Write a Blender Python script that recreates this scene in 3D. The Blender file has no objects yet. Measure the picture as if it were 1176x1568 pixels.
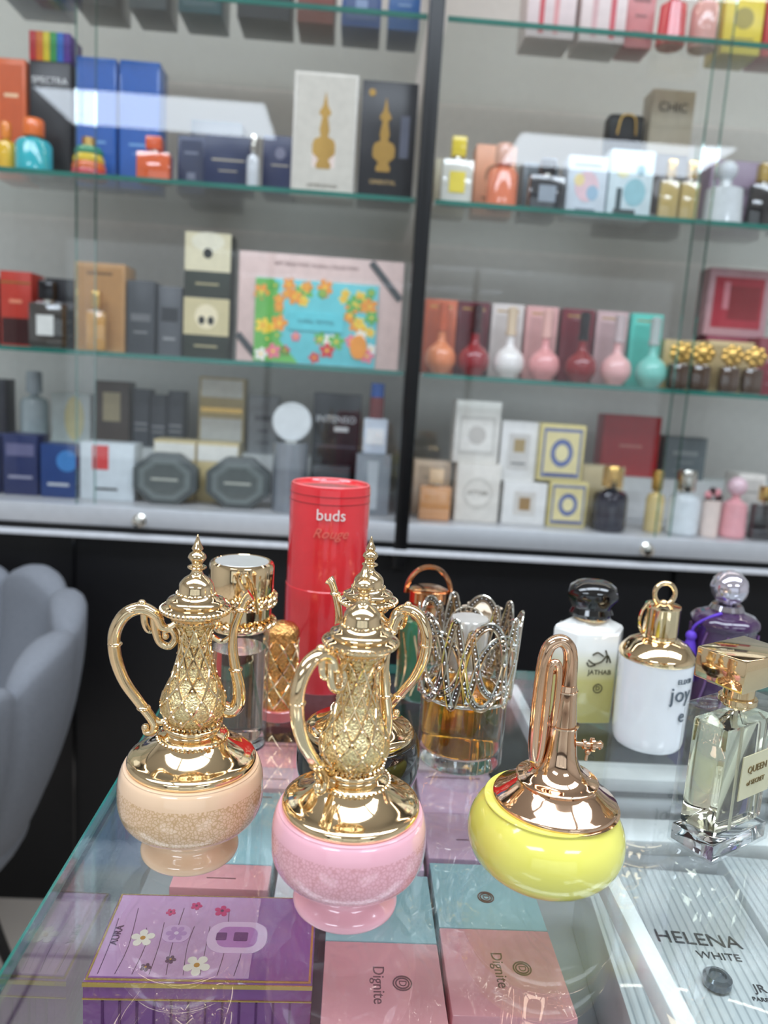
import bpy, bmesh, math, random
from mathutils import Matrix, Vector
random.seed(4)
COL=bpy.context.scene.collection
pi=math.pi
def T(x=0,y=0,z=0): return Matrix.Translation((x,y,z))
def RZ(a): return Matrix.Rotation(math.radians(a),4,'Z')
def RX(a): return Matrix.Rotation(math.radians(a),4,'X')
def RY(a): return Matrix.Rotation(math.radians(a),4,'Y')

# ------------------------------------------------------------------ materials
_M={}
def lin(c): return tuple(((v/255)/12.92 if v/255<=0.04045 else ((v/255+0.055)/1.055)**2.4) for v in c)
def P(col,rough=.4,metal=0.,trans=0.,ior=1.45,coat=0.,emit=0.,var=.06,bump=0.,bscale=60,spec=.5,name=None):
    """col is sRGB 0-255"""
    key=(tuple(col),rough,metal,trans,ior,coat,emit,var,bump,bscale,spec)
    if key in _M: return _M[key]
    m=bpy.data.materials.new(name or 'mat'); m.use_nodes=True; nt=m.node_tree; b=nt.nodes['Principled BSDF']
    c=lin(col)
    tc=nt.nodes.new('ShaderNodeTexCoord'); nz=nt.nodes.new('ShaderNodeTexNoise'); nz.inputs['Scale'].default_value=bscale
    nz.inputs['Detail'].default_value=3
    nt.links.new(tc.outputs['Object'],nz.inputs['Vector'])
    rmp=nt.nodes.new('ShaderNodeValToRGB')
    rmp.color_ramp.elements[0].position=.3; rmp.color_ramp.elements[1].position=.7
    rmp.color_ramp.elements[0].color=(*[v*(1-var) for v in c],1); rmp.color_ramp.elements[1].color=(*[min(1,v*(1+var)) for v in c],1)
    nt.links.new(nz.outputs['Fac'],rmp.inputs['Fac']); nt.links.new(rmp.outputs['Color'],b.inputs['Base Color'])
    b.inputs['Roughness'].default_value=rough; b.inputs['Metallic'].default_value=metal
    b.inputs['Transmission Weight'].default_value=trans; b.inputs['IOR'].default_value=ior
    b.inputs['Coat Weight'].default_value=coat; b.inputs['Coat Roughness'].default_value=.03
    b.inputs['Specular IOR Level'].default_value=spec
    if emit:
        b.inputs['Emission Color'].default_value=(*c,1); b.inputs['Emission Strength'].default_value=emit
    if bump:
        bp=nt.nodes.new('ShaderNodeBump'); bp.inputs['Strength'].default_value=bump; bp.inputs['Distance'].default_value=.002
        nt.links.new(nz.outputs['Fac'],bp.inputs['Height']); nt.links.new(bp.outputs['Normal'],b.inputs['Normal'])
        nt.links.new(bp.outputs['Normal'],b.inputs['Coat Normal'])
    _M[key]=m; return m
def thin_glass(tint=(1,1,1),f0=.05,name='glass',rough=0.0):
    key=('tg',tint,f0,rough)
    if key in _M: return _M[key]
    m=bpy.data.materials.new(name); m.use_nodes=True; nt=m.node_tree; nt.nodes.clear(); N=nt.nodes.new; L=nt.links.new
    o=N('ShaderNodeOutputMaterial'); mix=N('ShaderNodeMixShader'); tr=N('ShaderNodeBsdfTransparent'); gl=N('ShaderNodeBsdfGlossy')
    tr.inputs['Color'].default_value=(*tint,1); gl.inputs['Roughness'].default_value=rough; gl.inputs['Color'].default_value=(1,1,1,1)
    g=N('ShaderNodeNewGeometry'); d=N('ShaderNodeVectorMath'); d.operation='DOT_PRODUCT'
    L(g.outputs['Normal'],d.inputs[0]); L(g.outputs['Incoming'],d.inputs[1])
    a=N('ShaderNodeMath'); a.operation='ABSOLUTE'; L(d.outputs['Value'],a.inputs[0])
    s=N('ShaderNodeMath'); s.operation='SUBTRACT'; s.inputs[0].default_value=1; L(a.outputs[0],s.inputs[1])
    p=N('ShaderNodeMath'); p.operation='POWER'; p.inputs[1].default_value=5; L(s.outputs[0],p.inputs[0])
    q=N('ShaderNodeMath'); q.operation='MULTIPLY_ADD'; q.inputs[1].default_value=1-f0; q.inputs[2].default_value=f0; L(p.outputs[0],q.inputs[0])
    L(q.outputs[0],mix.inputs[0]); L(tr.outputs[0],mix.inputs[1]); L(gl.outputs[0],mix.inputs[2]); L(mix.outputs[0],o.inputs[0])
    _M[key]=m; return m
GOLD=P((247,219,176),.07,1,var=.04,name='polished_gold')
GOLDF=P((246,214,164),.2,1,var=.3,bump=.6,bscale=900,name='filigree_gold')
ROSEG=P((240,200,168),.06,1,var=.03,name='rose_gold')
SILV=P((222,219,210),.12,1,var=.03,name='silver')
ALU=P((206,208,212),.35,.4,var=.03,name='aluminium')
BLK=P((14,14,16),.35,var=.1,name='black_frame')
BLKG=P((10,10,12),.05,coat=1,name='black_gloss')
WHT=P((230,230,230),.5,name='white_paint')
CLEAR=thin_glass((.97,.975,.975),.07,'clear_glass')
PANE=thin_glass((.985,.985,.985),.058,'door_glass')
SHELFG=thin_glass((.885,.92,.91),.07,'shelf_glass')
TOPG=thin_glass((.96,.98,.97),.06,'counter_glass')
EDGEG=P((44,116,104),.1,coat=.5,var=.15,bscale=8,name='green_glass_edge')
REALGL=P((245,248,248),0.0,trans=1,ior=1.45,var=0,name='solid_glass')

# ------------------------------------------------------------------ mesh builder
def catmull(pts,n):
    if n<2: return [Vector(p) for p in pts]
    P_=[Vector(p) for p in pts]; out=[]
    for i in range(len(P_)-1):
        p0=P_[max(i-1,0)];p1=P_[i];p2=P_[i+1];p3=P_[min(i+2,len(P_)-1)]
        for k in range(n):
            t=k/n
            out.append(.5*((2*p1)+(-p0+p2)*t+(2*p0-5*p1+4*p2-p3)*t*t+(-p0+3*p1-3*p2+p3)*t**3))
    out.append(P_[-1]); return out
class MB:
    def __init__(s): s.bm=bmesh.new(); s.mats=[]
    def mi(s,m):
        if m not in s.mats: s.mats.append(m)
        return s.mats.index(m)
    def merge(s,b,mat,M=None,smooth=False):
        if M is not None: b.transform(M)
        i=s.mi(mat)
        for f in b.faces: f.material_index=i; f.smooth=smooth
        me=bpy.data.meshes.new('tmp'); b.to_mesh(me); b.free(); s.bm.from_mesh(me); bpy.data.meshes.remove(me)
    def quad(s,pts,mat,M=None):
        b=bmesh.new(); b.faces.new([b.verts.new(p) for p in pts]); s.merge(b,mat,M)
    def box(s,c,d,mat,bev=.0,M=None,seg=2):
        b=bmesh.new(); bmesh.ops.create_cube(b,size=1); b.transform(T(*c)@Matrix.Diagonal((*d,1)))
        if bev>0: bmesh.ops.bevel(b,geom=b.edges[:],offset=min(bev,min(d)*.45),segments=seg,affect='EDGES',profile=.5)
        s.merge(b,mat,M,bev>0)
    def sphere(s,c,r,mat,sc=(1,1,1),M=None,u=24,v=14):
        b=bmesh.new(); bmesh.ops.create_uvsphere(b,u_segments=u,v_segments=v,radius=r); b.transform(T(*c)@Matrix.Diagonal((*sc,1))); s.merge(b,mat,M,True)
    def beads(s,pts,r,mat,M=None):
        b=bmesh.new()
        for p in pts: bmesh.ops.create_icosphere(b,subdivisions=1,radius=r,matrix=T(*p))
        s.merge(b,mat,M,True)
    def lathe(s,prof,mat,M=None,seg=48,sub=1,flute=None):
        pr=catmull([(a,b_,0) for a,b_ in prof],sub) if sub>1 else [Vector((a,b_,0)) for a,b_ in prof]
        b=bmesh.new(); rings=[]
        for p in pr:
            r=max(p.x,0)
            if r<1e-6: rings.append([b.verts.new((0,0,p.y))])
            else:
                rings.append([b.verts.new(((r*(1+(flute[1]*math.cos(flute[0]*2*pi*k/seg) if flute else 0)))*math.cos(2*pi*k/seg),(r*(1+(flute[1]*math.cos(flute[0]*2*pi*k/seg) if flute else 0)))*math.sin(2*pi*k/seg),p.y)) for k in range(seg)])
        for i in range(len(rings)-1):
            A,B=rings[i],rings[i+1]
            for k in range(seg):
                k2=(k+1)%seg
                if len(A)==1 and len(B)==1: continue
                if len(A)==1: b.faces.new((A[0],B[k2],B[k]))
                elif len(B)==1: b.faces.new((A[k],A[k2],B[0]))
                else: b.faces.new((A[k],A[k2],B[k2],B[k]))
        s.merge(b,mat,M,True)
    def cyl(s,c,r,h,mat,M=None,seg=40,bev=.0006,r2=None):
        r2=r if r2 is None else r2; e=min(bev,r*.4,h*.4)
        s.lathe([(0,0),(r-e,0),(r,e),(r2,h-e),(r2-e,h),(0,h)],mat,(M or Matrix())@T(*c),seg)
    def tube(s,pts,rad,mat,M=None,sub=6,seg=12,closed=False,flat=1.0):
        if closed: pp=[Vector(p) for p in pts]
        else: pp=catmull(pts,sub)
        n=len(pp)
        if isinstance(rad,(int,float)): rr=[rad]*n
        else:
            rc=catmull([(x,0,0) for x in rad],max(1,sub)); rr=[v.x for v in rc]
            if len(rr)!=n: rr=[rad[min(len(rad)-1,int(i/n*len(rad)))] for i in range(n)]
        b=bmesh.new(); rings=[]; up=None
        for i in range(n):
            if closed: t=pp[(i+1)%n]-pp[i-1]
            else: t=pp[min(i+1,n-1)]-pp[max(i-1,0)]
            if t.length<1e-9: t=Vector((0,0,1))
            t.normalize()
            if up is None:
                up=Vector((0,1,0)) if abs(t.y)<.9 else Vector((1,0,0))
            up=(up-t*up.dot(t)); 
            if up.length<1e-6: up=t.orthogonal()
            up.normalize(); sd=t.cross(up)
            rings.append([b.verts.new(pp[i]+up*math.cos(2*pi*k/seg)*rr[i]+sd*math.sin(2*pi*k/seg)*rr[i]*flat) for k in range(seg)])
        for i in range(n if closed else n-1):
            A,B=rings[i],rings[(i+1)%n]
            for k in range(seg): b.faces.new((A[k],B[k],B[(k+1)%seg],A[(k+1)%seg]))
        if not closed:
            b.faces.new(rings[0]); b.faces.new(rings[-1][::-1])
        s.merge(b,mat,M,True)
    def poly(s,pts,h,mat,M=None,bev=0):
        """flat polygon in XY extruded +z by h"""
        b=bmesh.new(); vs=[b.verts.new((x,y,0)) for x,y in pts]; f=b.faces.new(vs)
        r=bmesh.ops.extrude_face_region(b,geom=[f]); vv=[g for g in r['geom'] if isinstance(g,bmesh.types.BMVert)]
        bmesh.ops.translate(b,verts=vv,vec=(0,0,h)); bmesh.ops.recalc_face_normals(b,faces=b.faces[:])
        if bev: bmesh.ops.bevel(b,geom=b.edges[:],offset=bev,segments=2,affect='EDGES',profile=.5)
        s.merge(b,mat,M,bool(bev))
    def flower(s,x,y,r,mat,mid,M,n=5,rot=0,h=.0003):
        pts=[]
        for k in range(n*8):
            a=2*pi*k/(n*8); q=r*(.45+.55*abs(math.cos(n*a/2))**.6); pts.append((x+q*math.cos(a+rot),y+q*math.sin(a+rot)))
        s.poly(pts,h,mat,M)
        s.poly([(x+r*.22*math.cos(2*pi*k/10),y+r*.22*math.sin(2*pi*k/10)) for k in range(10)],h*1.6,mid,M)
    def text(s,txt,size,mat,M,ext=.0002,sx=1.0):
        c=bpy.data.curves.new('t','FONT'); c.body=txt; c.size=size; c.extrude=ext; c.align_x='CENTER'; c.align_y='CENTER'; c.resolution_u=3
        o=bpy.data.objects.new('t',c); COL.objects.link(o); dg=bpy.context.evaluated_depsgraph_get(); dg.update()
        me=bpy.data.meshes.new_from_object(o.evaluated_get(dg)); b=bmesh.new(); b.from_mesh(me)
        bpy.data.objects.remove(o); bpy.data.curves.remove(c); bpy.data.meshes.remove(me)
        s.merge(b,mat,M@Matrix.Diagonal((sx,1,1,1)),False)
    def done(s,name,loc=(0,0,0),rz=0,sharp=35,rot=None):
        me=bpy.data.meshes.new(name); s.bm.to_mesh(me); s.bm.free()
        for m in s.mats: me.materials.append(m)
        try: me.set_sharp_from_angle(angle=math.radians(sharp))
        except Exception: pass
        o=bpy.data.objects.new(name,me); COL.objects.link(o); o.location=loc
        o.rotation_euler=rot if rot else (0,0,math.radians(rz)); return o
FRONT=RX(90)   # xy drawing plane -> faces -Y (x right, y up)

# ------------------------------------------------------------------ room
FZ=.15   # floor level
def slab(name,x0,x1,y0,y1,z0,z1,mat,bev=0):
    m=MB(); m.box((0,0,0),(x1-x0,y1-y0,z1-z0),mat,bev); return m.done(name,((x0+x1)/2,(y0+y1)/2,(z0+z1)/2))
def tile_mat():
    m=bpy.data.materials.new('floor_tiles'); m.use_nodes=True; nt=m.node_tree; b=nt.nodes['Principled BSDF']
    tc=nt.nodes.new('ShaderNodeTexCoord'); br=nt.nodes.new('ShaderNodeTexBrick'); br.offset=0
    br.inputs['Scale'].default_value=1; br.inputs['Brick Width'].default_value=.6; br.inputs['Row Height'].default_value=.6; br.inputs['Mortar Size'].default_value=.004
    br.inputs['Color1'].default_value=(*lin((214,200,188)),1); br.inputs['Color2'].default_value=(*lin((204,192,180)),1); br.inputs['Mortar'].default_value=(*lin((110,104,98)),1)
    nt.links.new(tc.outputs['Object'],br.inputs['Vector']); nt.links.new(br.outputs['Color'],b.inputs['Base Color']); b.inputs['Roughness'].default_value=.15
    return m
WALL=P((215,213,210),.8,var=.03,name='wall_paint')
DARKW=P((96,92,92),.7,var=.05,name='dark_wall')
slab('floor',-3,3.2,-4.2,1.9,FZ-.05,FZ,tile_mat())
slab('ceiling',-3,3.2,-4.2,1.9,2.62,2.67,P((225,224,222),.9,var=.02,name='ceiling_paint'))
slab('wall_back',-3,3.2,1.82,1.9,FZ,2.62,WALL)
slab('wall_left',-3.08,-3,-4.2,1.9,FZ,2.62,WALL)
slab('wall_right',3.2,3.28,-4.2,1.9,FZ,2.62,WALL)
m=MB()
for x0,x1,z0,z1 in [(-3,3.2,FZ,.35),(-3,3.2,2.3,2.62),(-3,-2.6,.35,2.3),(2.8,3.2,.35,2.3)]:
    m.box(((x0+x1)/2,-4.24,(z0+z1)/2),(x1-x0,.08,z1-z0),DARKW)
m.done('wall_front')
m=MB()
for x in (-2.6,-.8,1.0,2.8): m.box((x,-4.22,1.325),(.05,.06,1.95),BLK)
for z in (.36,2.29): m.box((.1,-4.22,z),(5.4,.06,.05),BLK)
m.quad([(-2.6,-4.22,.36),(2.8,-4.22,.36),(2.8,-4.22,2.29),(-2.6,-4.22,2.29)],thin_glass((.9,.95,.95),.08,'added_window_glass'))
m.done('added_window_1')  # unseen window, added to let in daylight from the front
LEDP=P((230,242,255),.5,emit=12.0,var=.0,name='led_diffuser')
for (x,y) in [(-1.17,-1.88),(1.42,-1.98),(-1.17,.15),(1.42,.15),(.12,.15)]:  # pair behind the camera mirrors in the doors; near row added for light
    m=MB(); m.quad([(-.6,-.3,-.004),(-.6,.3,-.004),(.6,.3,-.004),(.6,-.3,-.004)],LEDP)
    for a in (-1,1): m.box((a*.607,0,0),(.014,.628,.014),WHT); m.box((0,a*.307,0),(1.2,.014,.014),WHT)
    m.done('ceiling_light_panel',(x,y,2.612))
w=bpy.data.worlds.new('w'); bpy.context.scene.world=w; w.use_nodes=True
w.node_tree.nodes['Background'].inputs[0].default_value=(.85,.92,1,1); w.node_tree.nodes['Background'].inputs[1].default_value=1.2

# ------------------------------------------------------------------ wall cabinet
m=MB()
X0,X1=-1.3,1.7
CABW=P((216,211,206),.6,var=.03,name='cabinet_back')
m.box(((X0+X1)/2,1.795,1.6),(X1-X0,.02,1.34),CABW)
for x in (X0+.01,X1-.01): m.box((x,1.6,1.6),(.02,.40,1.34),CABW)
m.box((.108,1.62,1.6),(.012,.34,1.34),CABW)
m.box(((X0+X1)/2,1.6,.94),(X1-X0,.41,.02),P((190,190,192),.4,name='cabinet_board'))
m.box(((X0+X1)/2,1.6,2.28),(X1-X0,.41,.03),BLK)
m.quad([(X0+.05,1.425,2.262),(X0+.05,1.455,2.262),(X1-.05,1.455,2.262),(X1-.05,1.425,2.262)],P((255,246,234),.5,emit=24.0,var=0,name='cabinet_fill_strip'))  # glowing strip added to brighten the cabinet inside, no lamp known here
m.box(((X0+X1)/2,1.60,(.93+FZ)/2),(X1-X0-.001,.40,.93-FZ),P((12,11,14),.5,name='black_panel'))
for x in (-.5,.62): m.box((x,1.397,.54),(.004,.004,.70),BLKG)
for x in (X0+.012,.096,X1-.012): m.box((x,1.385,1.58),(.025,.03,1.42),BLK,.002)
m.box(((X0+X1)/2,1.384,.936),(X1-X0,.026,.036),ALU,.002)
m.box(((X0+X1)/2,1.388,.911),(X1-X0,.02,.012),BLK)
m.box(((X0+X1)/2,1.384,.900),(X1-X0,.03,.010),P((225,226,230),.3,name='white_trim'),.002)
for x in (-.375,.55):
    m.lathe([(0,0),(.011,0),(.012,.003),(.008,.006),(.008,.009),(.010,.011),(.010,.016),(.006,.018),(0,.018)],SILV,T(x,1.372,.932)@RX(90),24)
m.done('display_cabinet')
for a,b in ((X0+.03,.082),(.116,X1-.03)):
    for z in (1.226,1.522,1.814):
        m=MB(); m.box(((a+b)/2,1.59,z-.0045),(b-a,.376,.007),SHELFG); m.box(((a+b)/2,1.4005,z-.0045),(b-a,.003,.008),EDGEG); m.done('glass_shelf')
for a,b,y in ((X0+.03,-.46,1.392),(-.49,.083,1.3795),(.109,.6,1.392),(.565,X1-.03,1.3795)):
    m=MB(); m.quad(((a,y,.955),(b,y,.955),(b,y,2.26),(a,y,2.26)),PANE)
    for x in (a+.001,b-.001):
        if -.6<x<.0 or .5<x<.7: m.box((x,y,1.6),(.002,.005,1.3),thin_glass((.55,.75,.7),.2,'pane_edge'))
    m.done('glass_door')

# ------------------------------------------------------------------ product helpers
def C(c,r=.4,**k): return P(c,r,**k)
_pb=[0]
def pbox(x,y,z,w,h,d,col,decos=(),texts=(),name='perfume_box',rz=0,rough=.3,top=None):
    m=MB(); m.box((0,d/2,h/2),(w,d,h),C(col,rough),.0012)
    _pb[0]+=1
    if not decos and not texts:
        lt=tuple(min(255,int(v*.6+95)) for v in col) if sum(col)<420 else tuple(int(v*.72) for v in col)
        k=_pb[0]%3
        if k==0: decos=[('r',0,.62,.6,.10,lt),('r',0,.40,.4,.03,lt),('r',0,.2,.5,.02,lt)]
        elif k==1: decos=[('d',0,.58,.5,.5*w/h,lt),('r',0,.25,.6,.03,lt)]
        else: decos=[('r',0,.5,.78,.82,tuple(int(v*.9) for v in col)),('r',0,.7,.5,.04,lt),('r',0,.3,.3,.12,lt)]
    for i,dd in enumerate(decos):
        k=dd[0]; cx,cz,a,b_,c=dd[1]*w,dd[2]*h,dd[3]*w,dd[4]*h,dd[5]
        mt=c if not isinstance(c,tuple) else C(c,.3)
        if k=='r': m.box((cx,-.0003-.0001*i,cz),(a,.0010,b_),mt)
        elif k=='d': m.poly([(cx+a/2*math.cos(2*pi*q/28),cz+b_/2*math.sin(2*pi*q/28)) for q in range(28)],.0008+.0002*i,mt,FRONT)
        elif k=='b':
            pr=[(.0,0),(.30,0),(.34,.05),(.22,.12),(.5,.2),(.5,.32),(.42,.38),(.16,.42),(.22,.5),(.12,.68),(.26,.71),(.24,.75),(.1,.82),(.06,.9),(0,1)]
            pts=[(cx+q[0]*a,cz-b_/2+q[1]*b_) for q in pr]+[(cx-q[0]*a,cz-b_/2+q[1]*b_) for q in pr[::-1][1:-1]]
            m.poly(pts,.0014,mt,FRONT)
    for (t,cx,cz,s_,c) in texts: m.text(t,s_,C(c,.4),T(cx*w,-.0016,cz*h)@FRONT)
    return m.done(name,(x,y,z),rz)
def bottle(x,y,z,w,h,col,cap,kind='round',glass=True,label=None,name='perfume_bottle',depth=None,rz=0):
    m=MB(); r=w/2; capm=cap if not isinstance(cap,tuple) else C(cap,.15,coat=.5)
    body=C(col,.08,coat=.8) if not isinstance(col,bpy.types.Material) else col
    if kind=='round':
        m.lathe([(0,0),(r*.9,0),(r,h*.03),(r,h*.52),(r*.85,h*.60),(r*.3,h*.65),(r*.3,h*.70),(0,h*.70)],body,None,32)
        m.lathe([(0,h*.68),(r*.55,h*.68),(r*.58,h*.70),(r*.58,h*.96),(r*.5,h),(0,h)],capm,None,32)
    elif kind=='rect':
        d=depth or w*.5
        m.box((0,0,h*.33),(w,d,h*.66),body,.004)
        m.cyl((0,0,h*.66),w*.16,h*.06,SILV); m.box((0,0,h*.85),(w*.46,min(d,w*.46),h*.28),capm,.002)
        if glass: m.box((0,0,h*.34),(w*1.03,d*1.05,h*.68),CLEAR,.004)
    elif kind=='flowercap':
        d=w*.6
        m.box((0,0,h*.27),(w,d,h*.54),body,.005); m.box((0,0,h*.275),(w*1.04,d*1.06,h*.55),CLEAR,.005); m.cyl((0,0,h*.54),w*.2,h*.08,capm)
        m.sphere((0,0,h*.78),h*.20,capm,(1.0,.8,.95),u=16,v=10)
        for q in range(7): a=2*pi*q/7; m.sphere((h*.18*math.cos(a),-h*.08,h*.78+h*.15*math.sin(a)),h*.085,capm,(1,.6,1),u=10,v=6)
    elif kind=='genie':
        m.lathe([(0,0),(r*.45,0),(r*.55,r*.1),(r*.9,r*.5),(r,r*.95),(r*.85,r*1.5),(r*.45,r*1.85),(r*.26,r*2.1),(r*.24,h*.62),(0,h*.62)],body,None,32,2)
        m.lathe([(0,h*.6),(r*.34,h*.6),(r*.36,h*.63),(r*.30,h*.7),(r*.34,h*.97),(r*.2,h),(0,h)],capm,None,24)
    elif kind=='ball':
        m.lathe([(0,0),(r*.9,0),(r,h*.03),(r*.9,h*.55),(r*.3,h*.64),(r*.3,h*.70),(0,h*.70)],body,None,32)
        m.sphere((0,0,h*.84),h*.16,capm)
    if label:
        d=(depth or w*.5)/2*1.06 if kind=='rect' else r*1.0
        m.box((0,-d-.0005,h*.33),(w*.5,.001,h*.3),C(label,.4))
    return m.done(name,(x,y,z),rz)
S1,S2,S0,S3=1.5225,1.2265,1.8145,.9505
NAVY=(28,38,66); DK=(30,30,36); CREAM=(226,220,205); GP=P((224,182,104),.2,.9,name='gold_foil')
# --- left, upper shelf
pbox(-.646,1.50,S1,.05,.205,.06,(222,104,50),decos=[('r',0,.5,.8,.9,(206,92,44)),('r',0,.7,.5,.03,(240,200,160))])
pbox(-.578,1.50,S1,.072,.205,.06,(26,26,32),texts=[('SPECTRA',0,.84,.0155,(245,245,245))])
m=MB()
for i,c in enumerate([(200,40,50),(230,120,30),(235,210,50),(60,160,80),(40,110,200),(90,50,150)]): m.box((-.03+i*.012,.03,.024),(.0118,.06,.048),C(c),.0006)
m.done('rainbow_gift_box',(-.578,1.50,S1+.2055))
for x in (-.497,-.42): pbox(x,1.50,S1,.071,.218,.06,(42,104,190),decos=[('r',0,.5,.9,.94,(36,94,178)),('r',0,.35,.5,.02,(120,170,220)),('r',0,.28,.3,.01,(120,170,220))],rough=.12)
bottle(-.585,1.445,S1,.062,.090,(52,182,192),(240,116,44),'round')
bottle(-.632,1.445,S1,.03,.082,(240,190,50),(240,140,50),'round')
m=MB()
for i,c in enumerate([(204,48,60),(232,110,40),(240,205,60),(50,150,110)]):
    m.lathe([(0,i*.013),(.030-.002*i,i*.013),(.031-.002*i,.006+i*.013),(.029-.003*i,.013+i*.013),(0,.013+i*.013)],C(c,.2,coat=.4))
m.cyl((0,0,.052),.012,.016,GP); m.done('rainbow_perfume_bottle',(-.492,1.45,S1))
bottle(-.378,1.45,S1,.058,.078,(238,104,48),(226,92,44),'rect')
pbox(-.325,1.5,S1,.05,.1,.05,(62,72,104))
pbox(-.25,1.45,S1,.082,.09,.06,(36,48,84),decos=[('r',0,.55,.7,.03,(190,180,160)),('r',0,.35,.4,.02,(190,180,160))])
pbox(-.160,1.46,S1,.062,.100,.06,(40,48,84),decos=[('r',0,.5,.5,.02,(190,180,160)),('d',0,.7,.3,.2,(120,120,140))])
bottle(-.203,1.428,S1,.022,.088,(210,214,218),SILV,'round')
pbox(-.083,1.45,S1,.112,.206,.07,(218,212,202),decos=[('r',0,.5,.92,.95,(210,204,192)),('r',0,.34,.36,.20,(236,216,206)),('b',0,.54,.36,.62,GP)],texts=[('LIMITED EDITION',0,.09,.007,(110,100,80))])
pbox(.029,1.45,S1,.098,.200,.07,(22,24,32),decos=[('r',.30,.55,.16,.35,(92,96,112)),('d',-.32,.90,.12,.06,GP),('b',-.06,.56,.40,.62,GP)],texts=[('ORIENTAL',-.05,.16,.010,(214,180,120))])
pbox(-.30,1.60,S1,.10,.16,.06,(130,132,136)); 
# --- left top shelf (seen through glass)
for x,w_,h,c in [(-.60,.1,.12,(40,70,110)),(-.49,.08,.1,(24,26,30)),(-.40,.07,.12,(70,76,80)),(-.31,.08,.11,(36,84,92)),(-.20,.1,.12,(44,46,54)),(-.11,.07,.1,(120,60,50)),(-.03,.075,.12,(40,74,130)),(.045,.06,.1,(36,90,150))]:
    pbox(x,1.47,S0,w_*.92,h,.09,c)
# --- right top shelf
pbox(.30,1.45,S0,.085,.13,.08,(232,212,210),decos=[('r',-.2,.3,.1,.5,(200,60,70)),('r',.1,.3,.1,.5,(220,150,150))]); pbox(.392,1.45,S0,.08,.13,.08,(236,218,214),decos=[('r',-.2,.3,.12,.5,(214,170,170)),('r',.2,.3,.12,.5,(206,80,90))])
pbox(.46,1.46,S0,.05,.13,.06,(214,134,134)); bottle(.513,1.45,S0,.05,.12,(206,56,66),(150,30,40),'ball'); bottle(.570,1.45,S0,.05,.12,(232,176,166),(200,160,90),'round'); pbox(.64,1.45,S0,.07,.1,.07,(230,206,64)); pbox(.72,1.45,S0,.08,.1,.07,(196,60,60))
# --- right upper shelf
bottle(.156,1.45,S1,.056,.118,(234,232,220),(240,214,60),'rect',label=(244,222,80)); pbox(.153,1.52,S1,.06,.1,.05,(226,222,196))
bottle(.238,1.445,S1,.056,.11,(232,132,98),(228,178,158),'round'); pbox(.232,1.50,S1,.074,.125,.05,(244,176,138))
bottle(.318,1.45,S1,.062,.094,(44,48,56),(30,30,36),'rect',label=(150,160,170)); pbox(.318,1.50,S1,.066,.10,.05,(120,130,136))
pbox(.392,1.45,S1,.072,.104,.05,(214,224,232),decos=[('d',0,.5,.6,.5,(232,200,206)),('d',.15,.4,.3,.25,(160,190,210)),('d',-.2,.6,.25,.2,(240,220,160)),('r',0,.85,.7,.03,(90,110,130)),('r',0,.12,.5,.03,(120,130,140))])
pbox(.472,1.45,S1,.080,.12,.05,(212,228,232),decos=[('d',.1,.4,.5,.4,(150,196,204)),('d',-.2,.7,.3,.2,(236,232,190)),('d',.2,.72,.2,.15,(90,150,160)),('r',-.25,.3,.12,.3,(60,80,84)),('r',-.1,.12,.5,.06,(60,70,70))])
for x in (.541,.578): bottle(x,1.445,S1,.034,.108,(206,180,116),GP,'rect')
bottle(.645,1.45,S1,.072,.115,P((215,220,222),.05,coat=1),(210,215,220),'ball')
bottle(.715,1.45,S1,.05,.115,(24,24,28),(180,150,80),'rect')
pbox(.80,1.45,S1,.09,.13,.05,(60,50,70)); pbox(.705,1.53,S1,.11,.14,.05,(150,130,150))
pbox(.573,1.56,S1,.084,.150,.06,(80,76,76)); pbox(.573,1.56,S1+.1505,.083,.116,.05,(190,178,156),texts=[('CHIC',0,.72,.024,(60,52,44))])
pbox(.490,1.56,S1,.07,.15,.06,(50,50,54)); 
m=MB(); m.box((0,.02,.035),(.070,.04,.07),C((24,24,28)),.008); m.tube([(-.018,-.002,.03),(-.012,-.004,.062),(.012,-.004,.062),(.018,-.002,.03)],.002,GP); m.done('black_pouch_bag',(.490,1.567,S1+.1508))
# --- left middle shelf
pbox(-.685,1.46,S2,.05,.12,.06,(40,36,40)); pbox(-.626,1.46,S2,.056,.132,.06,(190,58,44),decos=[('r',0,.2,.9,.35,(60,24,24)),('r',0,.85,.95,.02,GP),('r',0,.6,.4,.05,(230,140,110))])
bottle(-.562,1.445,S2,.060,.118,(70,66,62),(20,20,24),'rect',label=(226,226,220)); pbox(-.56,1.51,S2,.066,.13,.05,(34,34,38))
pbox(-.476,1.46,S2,.090,.157,.07,(190,144,92),decos=[('r',0,.5,.9,.9,(180,132,78)),('r',0,.88,.5,.03,(110,76,40))]); bottle(-.474,1.437,S2,.034,.105,(216,158,76),GP,'rect')
pbox(-.402,1.46,S2,.050,.131,.06,(66,68,72),decos=[('r',0,.5,.7,.1,(110,110,112)),('r',0,.3,.5,.02,(150,150,150))]); pbox(-.352,1.47,S2,.044,.125,.06,(92,94,98),decos=[('r',0,.6,.7,.2,(50,50,54)),('r',0,.25,.5,.04,(150,150,150))])
pbox(-.283,1.46,S2,.084,.110,.06,(52,56,48),decos=[('r',0,.68,.98,.60,(210,196,152)),('d',0,.68,.5,.4,(240,226,190)),('d',-.1,.62,.14,.14,(40,38,34)),('d',.1,.62,.14,.14,(40,38,34)),('r',0,.2,.5,.03,(180,170,130))])
pbox(-.283,1.46,S2+.1105,.084,.112,.06,(58,62,54),decos=[('r',0,.70,.98,.60,(228,218,184)),('d',0,.86,.7,.3,(238,232,208)),('d',0,.68,.2,.16,(30,28,26)),('r',0,.2,.5,.03,(180,170,130))])
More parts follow.
